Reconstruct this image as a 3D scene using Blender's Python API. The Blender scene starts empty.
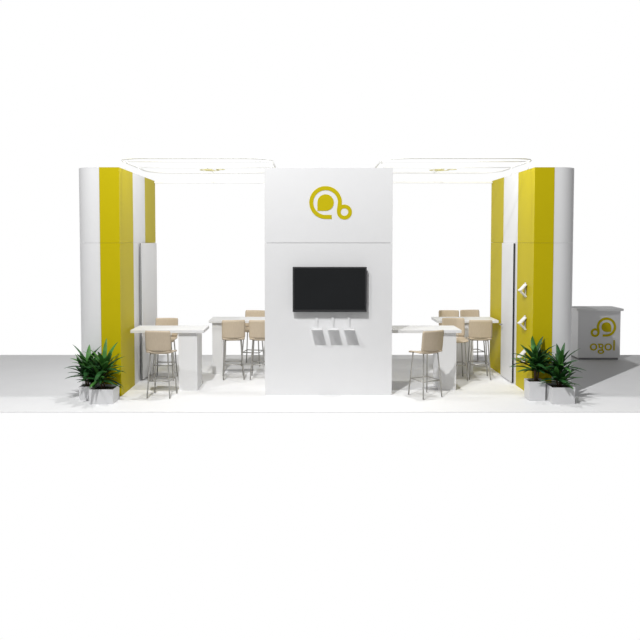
import bpy, bmesh, math, random
from mathutils import Vector, Matrix
random.seed(4)
S=bpy.context.scene
S.view_settings.view_transform='Standard'
COL=S.collection

# ---------- materials ----------
def mat(name,col,rough=0.5,metal=0.0,noise=0.03,scale=6,spec=0.3,bump=0.0):
    m=bpy.data.materials.new(name); m.use_nodes=True
    nt=m.node_tree; b=nt.nodes['Principled BSDF']
    b.inputs['Roughness'].default_value=rough; b.inputs['Metallic'].default_value=metal
    b.inputs['Specular IOR Level'].default_value=spec
    tc=nt.nodes.new('ShaderNodeTexCoord'); n=nt.nodes.new('ShaderNodeTexNoise'); n.inputs['Scale'].default_value=scale
    nt.links.new(tc.outputs['Object'],n.inputs['Vector'])
    r=nt.nodes.new('ShaderNodeValToRGB')
    r.color_ramp.elements[0].position=.3; r.color_ramp.elements[1].position=.7
    r.color_ramp.elements[0].color=tuple(c*(1-noise) for c in col)+(1,)
    r.color_ramp.elements[1].color=tuple(min(1,c*(1+noise)) for c in col)+(1,)
    nt.links.new(n.outputs['Fac'],r.inputs['Fac']); nt.links.new(r.outputs['Color'],b.inputs['Base Color'])
    return m
def wood(name,c1,c2):
    m=mat(name,c1,.45)
    nt=m.node_tree
    n=[x for x in nt.nodes if x.type=='TEX_NOISE'][0]
    mp=nt.nodes.new('ShaderNodeMapping'); mp.inputs['Scale'].default_value=(14,14,1.2)
    tc=[x for x in nt.nodes if x.type=='TEX_COORD'][0]
    nt.links.new(tc.outputs['Object'],mp.inputs['Vector']); nt.links.new(mp.outputs['Vector'],n.inputs['Vector'])
    r=[x for x in nt.nodes if x.type=='VALTORGB'][0]
    r.color_ramp.elements[0].color=c1+(1,); r.color_ramp.elements[1].color=c2+(1,)
    return m
WHITE=mat('white_laminate',(.76,.76,.765),.5,noise=.005,spec=.15)
FLOORM=mat('white_floor',(.84,.84,.845),.6,noise=.01,scale=2,spec=.1)
YEL=mat('yellow_print',(.53,.435,.003),.5,noise=.01,spec=.1)
CORE=mat('grey_core',(.55,.55,.55),.7)
DARK=mat('dark_grey_core',(.25,.25,.25),.7)
BLACK=mat('black_plastic',(.012,.012,.013),.35)
BEZ=mat('satin_bezel',(.035,.035,.037),.3)
SCREEN=mat('dark_screen',(.008,.009,.010),.2,noise=.1,scale=2,spec=.4)
WOOD=wood('beige_wood',(.52,.43,.32),(.56,.47,.355))
STEEL=mat('brushed_steel',(.42,.41,.39),.35,.6)
LEAF=mat('dark_green_leaf',(.02,.085,.02),.45,noise=.6,scale=9)
LEAF2=mat('light_green_leaf',(.06,.19,.035),.45,noise=.4,scale=9)
BARK=mat('brown_bark',(.12,.08,.05),.8,noise=.3,scale=30)
SOIL=mat('dark_soil',(.03,.022,.015),.9,noise=.4,scale=40)
POT=mat('white_pot',(.66,.66,.67),.35,noise=.005)
ALU=mat('pale_aluminium',(.9,.9,.87),.4,noise=.005)
PALEY=mat('pale_yellow_print',(.80,.74,.32),.5,noise=.01,spec=.1)

# ---------- helpers ----------
def add_obj(name,me,parent=None,loc=(0,0,0),rot=0):
    o=bpy.data.objects.new(name,me); COL.objects.link(o)
    if parent: o.parent=parent
    o.location=loc; o.rotation_euler=(0,0,rot)
    return o
def empty(name,loc,label,cat,rot=0,group=None):
    o=add_obj(name,None,None,loc,rot); o.empty_display_size=.1
    o["label"]=label; o["category"]=cat
    if group:o["group"]=group
    return o
def bm_box(bm,x0,x1,y0,y1,z0,z1):
    r=bmesh.ops.create_cube(bm,size=1)
    for v in r['verts']:
        v.co=Vector(((x0+x1)/2+v.co.x*(x1-x0),(y0+y1)/2+v.co.y*(y1-y0),(z0+z1)/2+v.co.z*(z1-z0)))
    return r['verts']
def finish(bm,name,mats,bevel=0,smooth=False):
    if bevel: bmesh.ops.bevel(bm,geom=bm.edges[:],offset=bevel,segments=2,affect='EDGES',profile=.5)
    bmesh.ops.recalc_face_normals(bm,faces=bm.faces[:])
    me=bpy.data.meshes.new(name); bm.to_mesh(me); bm.free()
    for m in (mats if isinstance(mats,list) else [mats]): me.materials.append(m)
    if smooth:
        for p in me.polygons:p.use_smooth=True
    return me
def box_me(name,x0,x1,y0,y1,z0,z1,m,bevel=.004):
    bm=bmesh.new(); bm_box(bm,x0,x1,y0,y1,z0,z1); return finish(bm,name,m,bevel)
def extrude_profile(name,pts,z0,z1,m,bevel=0):
    bm=bmesh.new()
    lo=[bm.verts.new((x,y,z0)) for x,y in pts]; hi=[bm.verts.new((x,y,z1)) for x,y in pts]
    n=len(pts)
    bm.faces.new(lo); bm.faces.new(hi)
    for i in range(n): bm.faces.new((lo[i],lo[(i+1)%n],hi[(i+1)%n],hi[i]))
    return finish(bm,name,m,bevel)
def tube(bm,pts,r,seg=10,closed=False):
    pts=[Vector(p) for p in pts]; rings=[]; n=len(pts)
    for i,p in enumerate(pts):
        if closed: d=(pts[(i+1)%n]-pts[i-1]).normalized()
        else: d=(pts[min(i+1,n-1)]-pts[max(i-1,0)]).normalized()
        up=Vector((0,0,1)) if abs(d.z)<.9 else Vector((0,1,0))
        a=d.cross(up).normalized(); b=d.cross(a).normalized()
        rings.append([bm.verts.new(p+a*r*math.cos(t*2*math.pi/seg)+b*r*math.sin(t*2*math.pi/seg)) for t in range(seg)])
    for i in range(n if closed else n-1):
        A=rings[i];B=rings[(i+1)%n]
        for t in range(seg): bm.faces.new((A[t],A[(t+1)%seg],B[(t+1)%seg],B[t]))
    if not closed: bm.faces.new(rings[0]); bm.faces.new(rings[-1])
def tube_me(name,pts,r,m,closed=False):
    bm=bmesh.new(); tube(bm,pts,r,closed=closed); return finish(bm,name,m,0,True)

def stroke(bm,pts,w,t,closed=False):
    """flat ribbon in XZ plane, y from 0 to -t"""
    n=len(pts); L=[];R=[]
    for i in range(n):
        if closed: a=pts[i-1]; b=pts[(i+1)%n]
        else: a=pts[max(i-1,0)]; b=pts[min(i+1,n-1)]
        dx,dz=b[0]-a[0],b[1]-a[1]; l=math.hypot(dx,dz) or 1
        nx,nz=-dz/l,dx/l
        L.append((pts[i][0]+nx*w/2,pts[i][1]+nz*w/2)); R.append((pts[i][0]-nx*w/2,pts[i][1]-nz*w/2))
    vs=[[bm.verts.new((q[i][0],y,q[i][1])) for i in range(n)] for q,y in ((L,0),(R,0),(R,-t),(L,-t))]
    for i in range(n if closed else n-1):
        j=(i+1)%n
        for k in range(4):
            bm.faces.new((vs[k][i],vs[k][j],vs[(k+1)%4][j],vs[(k+1)%4][i]))
    if not closed:
        bm.faces.new([vs[k][0] for k in range(4)]); bm.faces.new([vs[k][-1] for k in range(4)])
def emblem_me(name,s=1.0,mirror=False,t=.006,m=YEL):
    bm=bmesh.new()
    A=lambda cx,cz,r,a0,a1,n:[(cx+r*math.cos(math.radians(a0+(a1-a0)*i/n)),cz+r*math.sin(math.radians(a0+(a1-a0)*i/n))) for i in range(n+1)]
    R=.235; r=.092; bx,bz=R+r-.018,-.155
    # one line: round clockwise from the foot, then an upright stem down into the small b loop
    pts=[(.10,-R),(.05,-R)]+A(0,0,R,270,4,60)+[(R-.004,-.03),(R-.012,-.08),(bx-r,-.12),(bx-r,bz)]
    stroke(bm,pts,.066,t)
    stroke(bm,A(bx,bz,r,0,360,40)[:-1],.062,t*.85,True)
    disk=A(0,0,.135,-90,180,30)+[(-.135,-.135)]
    lo=[bm.verts.new((x,0,z)) for x,z in disk]; hi=[bm.verts.new((x,-t,z)) for x,z in disk]
    bm.faces.new(lo); bm.faces.new(hi)
    for i in range(len(disk)):
        j=(i+1)%len(disk); bm.faces.new((lo[i],lo[j],hi[j],hi[i]))
    for v in bm.verts: v.co*=s
    if mirror:
        for v in bm.verts: v.co.x*=-1
    return finish(bm,name,m)
def text_me(name,txt,size,mirror=False):
    cu=bpy.data.curves.new(name,'FONT'); cu.body=txt; cu.size=size; cu.extrude=.003; cu.offset=.002
    cu.align_x='CENTER'
    o=bpy.data.objects.new(name,cu); COL.objects.link(o)
    dg=bpy.context.evaluated_depsgraph_get(); dg.update()
    me=bpy.data.meshes.new_from_object(o.evaluated_get(dg))
    bpy.data.objects.remove(o)
    me.transform(Matrix.Rotation(math.pi/2,4,'X'))
    if mirror: me.transform(Matrix.Diagonal((-1,1,1,1))); me.flip_normals()
    me.materials.clear(); me.materials.append(YEL); return me

# ---------- floor ----------
fl=add_obj('floor',box_me('floor',-7.5,9,-1.22,4.3,-.008,0,FLOORM,0)); fl["kind"]="structure"

H=3.97; SEAM=2.67; G=.003
# ---------- central column ----------
cx0,cx1=-.755,1.47; CD=.9
colE=empty('display_column',((cx0+cx1)/2,CD/2,0),"tall square white display column with yellow emblem","column")
W2=(cx1-cx0)/2; D2=CD/2
add_obj('core',box_me('core',-W2+.03,W2-.03,-D2+.03,D2-.03,0,H-.02,CORE),colE)
for z0,z1 in ((0,SEAM-G),(SEAM+G,H)):
    add_obj('front_panel',box_me('front_panel',-W2,W2,-D2,-D2+.029,z0,z1,WHITE,.002),colE)
    add_obj('back_panel',box_me('back_panel',-W2,W2,D2-.029,D2,z0,z1,WHITE,.002),colE)
    for s in (-1,1):
        a,b=sorted((s*W2,s*(W2-.029)))
        add_obj('side_panel',box_me('side_panel',a,b,-D2+.03,D2-.03,z0,z1,WHITE,.002),colE)
add_obj('top_cap',box_me('top_cap',-W2+.03,W2-.03,-D2+.03,D2-.03,H-.02,H,WHITE,.002),colE)
em=add_obj('emblem',emblem_me('emblem',1.06),colE,(-.052,-D2-.0005,3.37)); em["label"]="yellow looped ring emblem"

# ---------- television ----------
tvx,tvz=.375,1.865
tv=empty('television',(tvx,0,tvz),"black flat-screen television mounted on the white column","television")
add_obj('wall_mount',box_me('wall_mount',-.2,.2,-.05,-.0,-.15,.15,BLACK),tv)
bm=bmesh.new(); bm_box(bm,-.64,.64,-.10,-.05,-.39,.39)
add_obj('casing',finish(bm,'casing',BLACK,.008),tv)
bm=bmesh.new()
o=[bm.verts.new(p) for p in ((-.64,-.1,-.39),(.64,-.1,-.39),(.64,-.1,.39),(-.64,-.1,.39))]
i_=[bm.verts.new(p) for p in ((-.612,-.1,-.35),(.612,-.1,-.35),(.612,-.1,.365),(-.612,-.1,.365))]
fs=[bm.faces.new((o[k],o[(k+1)%4],i_[(k+1)%4],i_[k])) for k in range(4)]
ex=bmesh.ops.extrude_face_region(bm,geom=fs)
for v in ex['geom']:
    if isinstance(v,bmesh.types.BMVert): v.co.y-=.012
add_obj('bezel',finish(bm,'bezel',BEZ,0),tv)
add_obj('screen',box_me('screen',-.612,.612,-.104,-.1,-.35,.365,SCREEN,0),tv)

# ---------- brochure holders ----------
def slab(name,p0,p1,w,t):
    bm=bmesh.new()
    (y0,z0),(y1,z1)=p0,p1; l=math.hypot(y1-y0,z1-z0); ny,nz=-(z1-z0)/l*t,(y1-y0)/l*t
    pr=[(y0,z0),(y1,z1),(y1+ny,z1+nz),(y0+ny,z0+nz)]
    a=[bm.verts.new((-w,y,z)) for y,z in pr]; b=[bm.verts.new((w,y,z)) for y,z in pr]
    bm.faces.new(a); bm.faces.new(b)
    for i in range(4): bm.faces.new((a[i],a[(i+1)%4],b[(i+1)%4],b[i]))
    return finish(bm,name,WHITE,.001)
HM=[('back_plate',slab('back_plate',(-.006,-.04),(-.03,.20),.02,.006)),
    ('tray',slab('tray',(-.008,.0),(-.25,-.005),.10,.008)),
    ('front_lip',slab('front_lip',(-.25,-.007),(-.253,.006),.10,.006))]
HM2=[('back_plate',slab('back_plate',(-.008,-.05),(-.008,.27),.04,.006)),
    ('tray',slab('tray',(-.012,.24),(-.15,.09),.09,.022)),
    ('support',slab('support',(-.15,.10),(-.012,-.04),.09,.022))]
def holder(loc,rot,label,group,sc=1,hm=HM):
    e=empty('brochure_holder',loc,label,'brochure holder',rot,group)
    for n,m in hm: add_obj(n,m,e)
    e.scale=(sc,sc,sc)
for i in range(3):
    holder((.15+i*.28,0,1.18),0,"small white brochure holder on the column below television","brochure holders under television",.95)
for z in (1.74,1.15,.54):
    holder((3.894,.30,z),-math.pi/2,"small white brochure holder on yellow tower wall","brochure holders on yellow tower",.82,HM2)

# ---------- towers ----------
def tower(xin,sgn,label):
    W=.78; y0,y1=-.1,2.75
    e=empty('exhibition_tower',(xin+sgn*W/2,(y0+y1)/2,0),label,'exhibition wall')
    ox,oy=e.location.x,e.location.y
    def loc(pts): return [((xin+sgn*x)-ox,y-oy) for x,y in pts]
    T=.03; r=.34; yl=.34
    add_obj('core',extrude_profile('core',loc([(T+.001,y0+T+.001),(W-r,y0+T+.001),(W-.16,y0+.19),(W-.06,y0+.36),(W-T-.001,y1-T-.001),(T+.001,y1-T-.001)]),0,H-.01,CORE),e)
    g=.0015
    arc_o=[(W-r+r*math.sin(math.radians(a)),y0+r-r*math.cos(math.radians(a))) for a in range(0,91,6)]
    arc_i=[(W-r+(r-T)*math.sin(math.radians(a)),y0+r-(r-T)*math.cos(math.radians(a))) for a in range(90,-1,-6)]
    white_front=[(yl+g,y0)]+arc_o+[(W,1.3),(W-T,1.3)]+arc_i+[(yl+g,y0+T)]
    white_back=[(W,1.3+g*2),(W,y1-.001),(W-T,y1-.001),(W-T,1.3+g*2)]
    yel_front=[(0,y0),(yl-g,y0),(yl-g,y0+T),(T,y0+T)]
    segs=[('yellow_side_panel',YEL,[(0,y0),(T,y0+T),(T,.85-g),(0,.85-g)]),
          ('white_side_panel',WHITE,[(0,.85+g),(T,.85+g),(T,1.8-g),(0,1.8-g)]),
          ('yellow_rear_panel',YEL,[(0,1.8+g),(T,1.8+g),(T,y1),(0,y1)])]
    back=[(T+.001,y1-T),(W-T-.001,y1-T),(W-T-.001,y1),(T+.001,y1)]
    for z0,z1 in ((0,SEAM-G/2),(SEAM+G/2,H)):
        cw=extrude_profile('curved_white_panel',loc(white_front),z0,z1,WHITE)
        add_obj('curved_white_panel',cw,e)
        add_obj('outer_panel',extrude_profile('outer_panel',loc(white_back),z0,z1,WHITE),e)
        add_obj('yellow_front_panel',extrude_profile('yellow_front_panel',loc(yel_front),z0,z1,YEL),e)
        for n,m,p in segs: add_obj(n,extrude_profile(n,loc(p),z0,z1,m),e)
        add_obj('back_panel',extrude_profile('back_panel',loc(back),z0,z1,WHITE),e)
    return e
tl=tower(-3.25,-1,"tall white tower wall with yellow stripes and open door")
tr=tower(3.9,1,"tall white tower wall with yellow stripes, closed door, brochure holders")
def door(parent,hx,hy,ang,w,handle_side):
    d=add_obj('door',box_me('door',-.02,.02,0,w,.02,2.66,WHITE,.004),parent,(hx-parent.location.x,hy-parent.location.y,0),ang)
    bm=bmesh.new(); s=handle_side
    tube(bm,[(s*.02,w-.08,1.05),(s*.07,w-.08,1.05),(s*.072,w-.1,1.05),(s*.07,w-.2,1.05)],.01)
    add_obj('handle',finish(bm,'handle',STEEL,0,True),d)
    add_obj('hinge',box_me('hinge',-.012,.012,-.014,-.003,0.02,2.66,DARK if s>0 else BLACK,0),d)
door(tl,-3.21,1.25,-math.radians(5),.95,1)
door(tr,3.875,.98,0,.75,-1)

# ---------- overhead frames ----------
def rrect(x0,x1,y0,y1,r,z,n=8):
    P=[]
    for cx,cy,a in ((x1-r,y0+r,-90),(x1-r,y1-r,0),(x0+r,y1-r,90),(x0+r,y0+r,180)):
        for i in range(n+1):
            t=math.radians(a+90*i/n); P.append((cx+r*math.cos(t),cy+r*math.sin(t),z))
    return P
for x0,x1,in0,in1 in ((-3.34,-.64,-3.25,cx0),(1.32,4.0,cx1,3.9)):
    mx=(x0+x1)/2
    e=empty('ceiling_frame',(mx,.9,H),"pale rounded overhead frame resting on column and tower, yellow emblem","ceiling frame",0,"overhead frames")
    zr=.17
    add_obj('ring',tube_me('ring',[(x-mx,y-.9,zr) for x,y,z in rrect(x0,x1,.02,2.68,.5,0,12)],.014,ALU,True),e)
    for y in (.55,1.6):
        add_obj('crossbar',tube_me('crossbar',[(x0-mx,y-.9,zr),(x1-mx,y-.9,zr)],.008,ALU),e)
    for px,py in ((x0+.02,.55),(x1-.02,.55),(x0+.02 if x0<0 else x1-.02,1.6)):
        add_obj('post',tube_me('post',[(px-mx,py-.9,.0),(px-mx,py-.9,zr)],.010,ALU),e)
    add_obj('rear_beam',box_me('rear_beam',in0-mx+.005,in1-mx-.005,1.74,1.79,-.05,-.015,ALU),e)
    add_obj('emblem_bar',tube_me('emblem_bar',[(0,2.68-.9,zr),(0,1.6-.9,zr)],.006,ALU),e)
    g=add_obj('emblem',emblem_me('emblem',.75,t=.006,m=PALEY),e,(0,1.15,zr-.008)); g.rotation_euler=(math.radians(-90),0,0)
    g["label"]="faint pale yellow emblem"

# ---------- tables ----------
def table(x0,x1,y0,y1,legs,label):
    mx,my=(x0+x1)/2,(y0+y1)/2
    e=empty('bar_table',(mx,my,0),label,'table',0,'white bar tables')
    add_obj('tabletop',box_me('tabletop',x0-mx,x1-mx,y0-my,y1-my,1.05,1.105,WHITE,.005),e)
    for a,b in legs:
        add_obj('leg',box_me('leg',a-mx,b-mx,y0-my+.06,y1-my-.06,0,1.049,WHITE,.005),e)
TL="white high bar table on thick slab leg"
table(-3.19,-1.87,.32,1.0,[(-2.34,-2.0)],TL+" beside open door")
table(-2.0,-.62,1.85,2.5,[(-1.94,-1.72),(-.9,-.72)],TL)
table(1.49,2.76,.32,1.0,[(2.36,2.68)],TL+" against the column")
table(2.6,3.84,1.85,2.5,[(3.02,3.35)],TL+" by yellow wall")

# ---------- stools ----------
def stool_meshes():
    M=[]
    def sheet(name,fn,nu,nv,t):
        bm=bmesh.new(); g=[[bm.verts.new(fn(u/nu,v/nv)) for v in range(nv+1)] for u in range(nu+1)]
        for i in range(nu):
            for j in range(nv): bm.faces.new((g[i][j],g[i+1][j],g[i+1][j+1],g[i][j+1]))
        bmesh.ops.recalc_face_normals(bm,faces=bm.faces[:])
        bmesh.ops.solidify(bm,geom=bm.faces[:],thickness=t)
        return finish(bm,name,WOOD,0,True)
    def wsup(a,v):
        k=abs(2*v-1); return a*(1-.05*max(0,(k-.8)/.2)**2)
    def seat(u,v):
        x=(2*u-1)*wsup(.215,v); y=-.2+.41*v
        z=.79+.02*abs(2*u-1)**2-.025*max(0,(v-.75)/.25)**2-.008+.03*max(0,(.2-v)/.2)**2
        return (x,y,z)
    def back(u,v):
        x=(2*u-1)*wsup(.225,v); z=.815+.36*v
        y=-.215-.045*v+.035*(2*u-1)**2
        return (x,y,z)
    M.append(('seat',sheet('seat',seat,14,14,.02)))
    M.append(('backrest',sheet('backrest',back,14,10,.02)))
    bx,by=.2,.21
    for sx in (-1,1):
        for sy in (-1,1):
            M.append(('leg',tube_me('leg',[(sx*.15,sy*.14,.785),(sx*.155,sy*.15,.74),(sx*bx,sy*by,.011)],.012,STEEL)))
    f=.3; k=(.74-f)/.73; fx=.155+(bx-.155)*k; fy=.15+(by-.15)*k
    M.append(('footrest',tube_me('footrest',[(-fx,-fy,f),(fx,-fy,f),(fx,fy,f),(-fx,fy,f)],.010,STEEL,True)))
    for y in (-.14,.14): M.append(('seat_rail',tube_me('seat_rail',[(-.15,y,.772),(.15,y,.772)],.009,STEEL)))
    for sx in (-.09,.09): M.append(('back_support',tube_me('back_support',[(sx,-.1,.775),(sx,-.17,.775),(sx,-.19,.81),(sx,-.20,.95)],.008,STEEL)))
    return M
SM=stool_meshes()
def stool(x,y,rot,label):
    e=empty('bar_stool',(x,y,0),label,'bar stool',math.radians(rot),'beige bar stools')
    for n,m in SM: add_obj(n,m,e)
SL="beige bar stool with metal legs"
stool(-2.54,-.1,-6,SL+", back turned outward")
stool(-2.80,1.42,180,SL+" behind table by door")
stool(-1.47,1.5,8,SL+" pulled up to table")
stool(-.92,1.5,0,SL+" pulled up to table")
stool(-1.2,2.95,170,SL+" behind table")
stool(2.04,-.1,28,SL+", turned slightly sideways")
stool(2.88,1.42,180,SL+" behind table")
stool(3.36,1.5,-6,SL+" pulled up to table")
stool(3.10,2.95,180,SL+" behind table")
stool(3.62,3.05,190,SL+" by yellow wall")

# ---------- plants ----------
def plant(x,y,ps,ph,ht,spread,seed,label,ymax):
    rnd=random.Random(seed)
    e=empty('potted_plant',(x,y,0),label,'potted plant',0,'potted plants')
    bm=bmesh.new(); vs=bm_box(bm,-ps,ps,-ps,ps,0,ph)
    for v in vs:
        if v.co.z<.01: v.co.x*=.98; v.co.y*=.98
    top=[f for f in bm.faces if all(v.co.z>ph-.01 for v in f.verts)][0]
    bmesh.ops.inset_region(bm,faces=[top],thickness=.025)
    for v in top.verts: v.co.z-=.05
    add_obj('pot',finish(bm,'pot',POT,.002),e)
    add_obj('soil',box_me('soil',-ps+.04,ps-.04,-ps+.04,ps-.04,ph-.05,ph-.025,SOIL,.004),e)
    heads=[(0,0,ph+.3,1.0)]+[(rnd.uniform(-1,1)*ps*.6,rnd.uniform(-.8,.5)*ps*.6,ph+rnd.uniform(.04,.2),.9) for _ in range(2)]
    bs=bmesh.new(); bl=bmesh.new()
    for hx,hy,hz,hs in heads:
        tube(bs,[(hx*.5,hy*.5,ph-.03),(hx*.8,hy*.8,(ph+hz)/2),(hx,hy,hz)],.016,8)
        n=20
        for i in range(n):
            az=i*2.399+rnd.uniform(-.3,.3); el=math.radians(8+80*(i/n)+rnd.uniform(-8,8))
            L=spread*hs*rnd.uniform(.8,1.15); w=.045*rnd.uniform(.85,1.2)
            p=Vector((hx,hy,hz-.02+.05*(i/n))); segs=8; e2=el; prev=None
            side=Vector((-math.sin(az),math.cos(az),0)); mi=1 if rnd.random()<.35 else 0
            for k in range(segs+1):
                t=k/segs
                ww=w*(math.sin(math.pi*min(1,(t*.9+.1)))**.7)*(1-.25*t)+.001
                if k==segs: ww=.0012
                d=Vector((math.cos(az)*math.cos(e2),math.sin(az)*math.cos(e2),math.sin(e2)))
                nrm=side.cross(d).normalized()
                c=[p-side*ww+nrm*ww*.35,p.copy(),p+side*ww+nrm*ww*.35]
                row=[]
                for q in c:
                    if q.y>ymax: q.y=ymax-(q.y-ymax)*.15
                    if q.z<.03: q.z=.03
                    row.append(bl.verts.new(q))
                if prev:
                    for a in range(2):
                        f=bl.faces.new((prev[a],prev[a+1],row[a+1],row[a])); f.material_index=mi; f.smooth=True
                prev=row; p=p+d*(L/segs); e2-=math.radians(rnd.uniform(4,8))
    add_obj('stem',finish(bs,'stem',BARK,0,True),e)
    me=bpy.data.meshes.new('foliage'); bl.to_mesh(me); bl.free(); me.materials.append(LEAF); me.materials.append(LEAF2)
    add_obj('foliage',me,e)
PL="green spiky-leaved plant in square white pot"
plant(-3.43,-.5,.2,.25,1,.46,1,PL+" beside yellow panel",.36)
plant(-3.76,-.31,.12,.24,1,.42,2,PL+" behind larger plant",.17)
plant(4.24,-.5,.19,.28,1,.42,3,PL+" beside white panel",.36)
plant(3.88,-.31,.14,.33,1,.46,5,PL+" beside yellow panel",.17)

# ---------- reception counter ----------
ce=empty('reception_counter',(6.60,3.85,0),"white reception counter with yellow mirrored emblem and lettering","counter")
def cpro(hw,y0,y1,bul,n=14):
    P=[(-hw+2*hw*i/n,y0-bul*(1-((2*i/n)-1)**2)) for i in range(n+1)]
    return P+[(hw,y1),(-hw,y1)]
add_obj('body',extrude_profile('body',cpro(.48,-.25,.3,.0),.05,1.12,WHITE,.003),ce)
add_obj('plinth',extrude_profile('plinth',cpro(.45,-.22,.27,.0),0,.05,DARK),ce)
add_obj('countertop',extrude_profile('countertop',cpro(.53,-.29,.34,.04),1.12,1.17,WHITE,.004),ce)
add_obj('emblem',emblem_me('emblem',.82,True),ce,(.16,-.251,.75))
add_obj('lettering',text_me('lettering','logo',.34,True),ce,(.08,-.256,.22))

# ---------- camera ----------
f=700.; pitch=math.radians(2.5)
cam=bpy.data.cameras.new('camera'); co=bpy.data.objects.new('camera',cam); COL.objects.link(co)
cam.sensor_width=36; cam.lens=f/640*36
cam.shift_x=(320-308)/640; cam.shift_y=-(320-270.6)/640
co.location=(0,-12.19,2.72); co.rotation_euler=(math.pi/2-pitch,0,0)
S.camera=co

# ---------- lights ----------
w=bpy.data.worlds.new('world'); S.world=w; w.use_nodes=True; nt=w.node_tree
bg=nt.nodes['Background']; tc=nt.nodes.new('ShaderNodeTexCoord'); sp=nt.nodes.new('ShaderNodeSeparateXYZ')
nt.links.new(tc.outputs['Generated'],sp.inputs[0])
def ramp(src,p0,c0,p1,c1):
    r=nt.nodes.new('ShaderNodeValToRGB'); nt.links.new(src,r.inputs['Fac'])
    r.color_ramp.elements[0].position=p0; r.color_ramp.elements[0].color=(c0,c0,c0,1)
    r.color_ramp.elements[1].position=p1; r.color_ramp.elements[1].color=(c1,c1,c1,1)
    return r
rz=ramp(sp.outputs['Z'],.42,1,.6,.05)
ry=ramp(sp.outputs['Y'],.15,.32,.6,1)
mx=nt.nodes.new('ShaderNodeMath'); mx.operation='MINIMUM'
nt.links.new(rz.outputs['Color'],mx.inputs[0]); nt.links.new(ry.outputs['Color'],mx.inputs[1])
nt.links.new(mx.outputs[0],bg.inputs['Color'])
bg.inputs['Strength'].default_value=1.0
sun=bpy.data.lights.new('sun','SUN'); sun.energy=.6; sun.angle=.008
so=bpy.data.objects.new('sun',sun); COL.objects.link(so)
so.rotation_euler=Vector((.9,1,-1.4)).to_track_quat('-Z','Y').to_euler()
# front key light, no fixture there: added to brighten column and tower fronts
l=bpy.data.lights.new('added_key_light','POINT'); l.energy=3500; l.shadow_soft_size=.05
o=bpy.data.objects.new('added_key_light',l); o.location=(-1.9,-7.2,9.6); COL.objects.link(o)
# bay lamps above the frames
for x,y,z,en,tx,ty in ((-1.5,-.06,6.4,440,-3.6,-.8),(2.5,-.06,6.4,440,4.6,-.8)):
    l=bpy.data.lights.new('spot_lamp','SPOT'); l.energy=en; l.shadow_soft_size=.08
    l.spot_size=math.radians(150); l.spot_blend=1
    o=bpy.data.objects.new('spot_lamp',l); o.location=(x,y,z); COL.objects.link(o)
    o.rotation_euler=(Vector((tx,ty,0))-Vector((x,y,z))).to_track_quat('-Z','Y').to_euler()
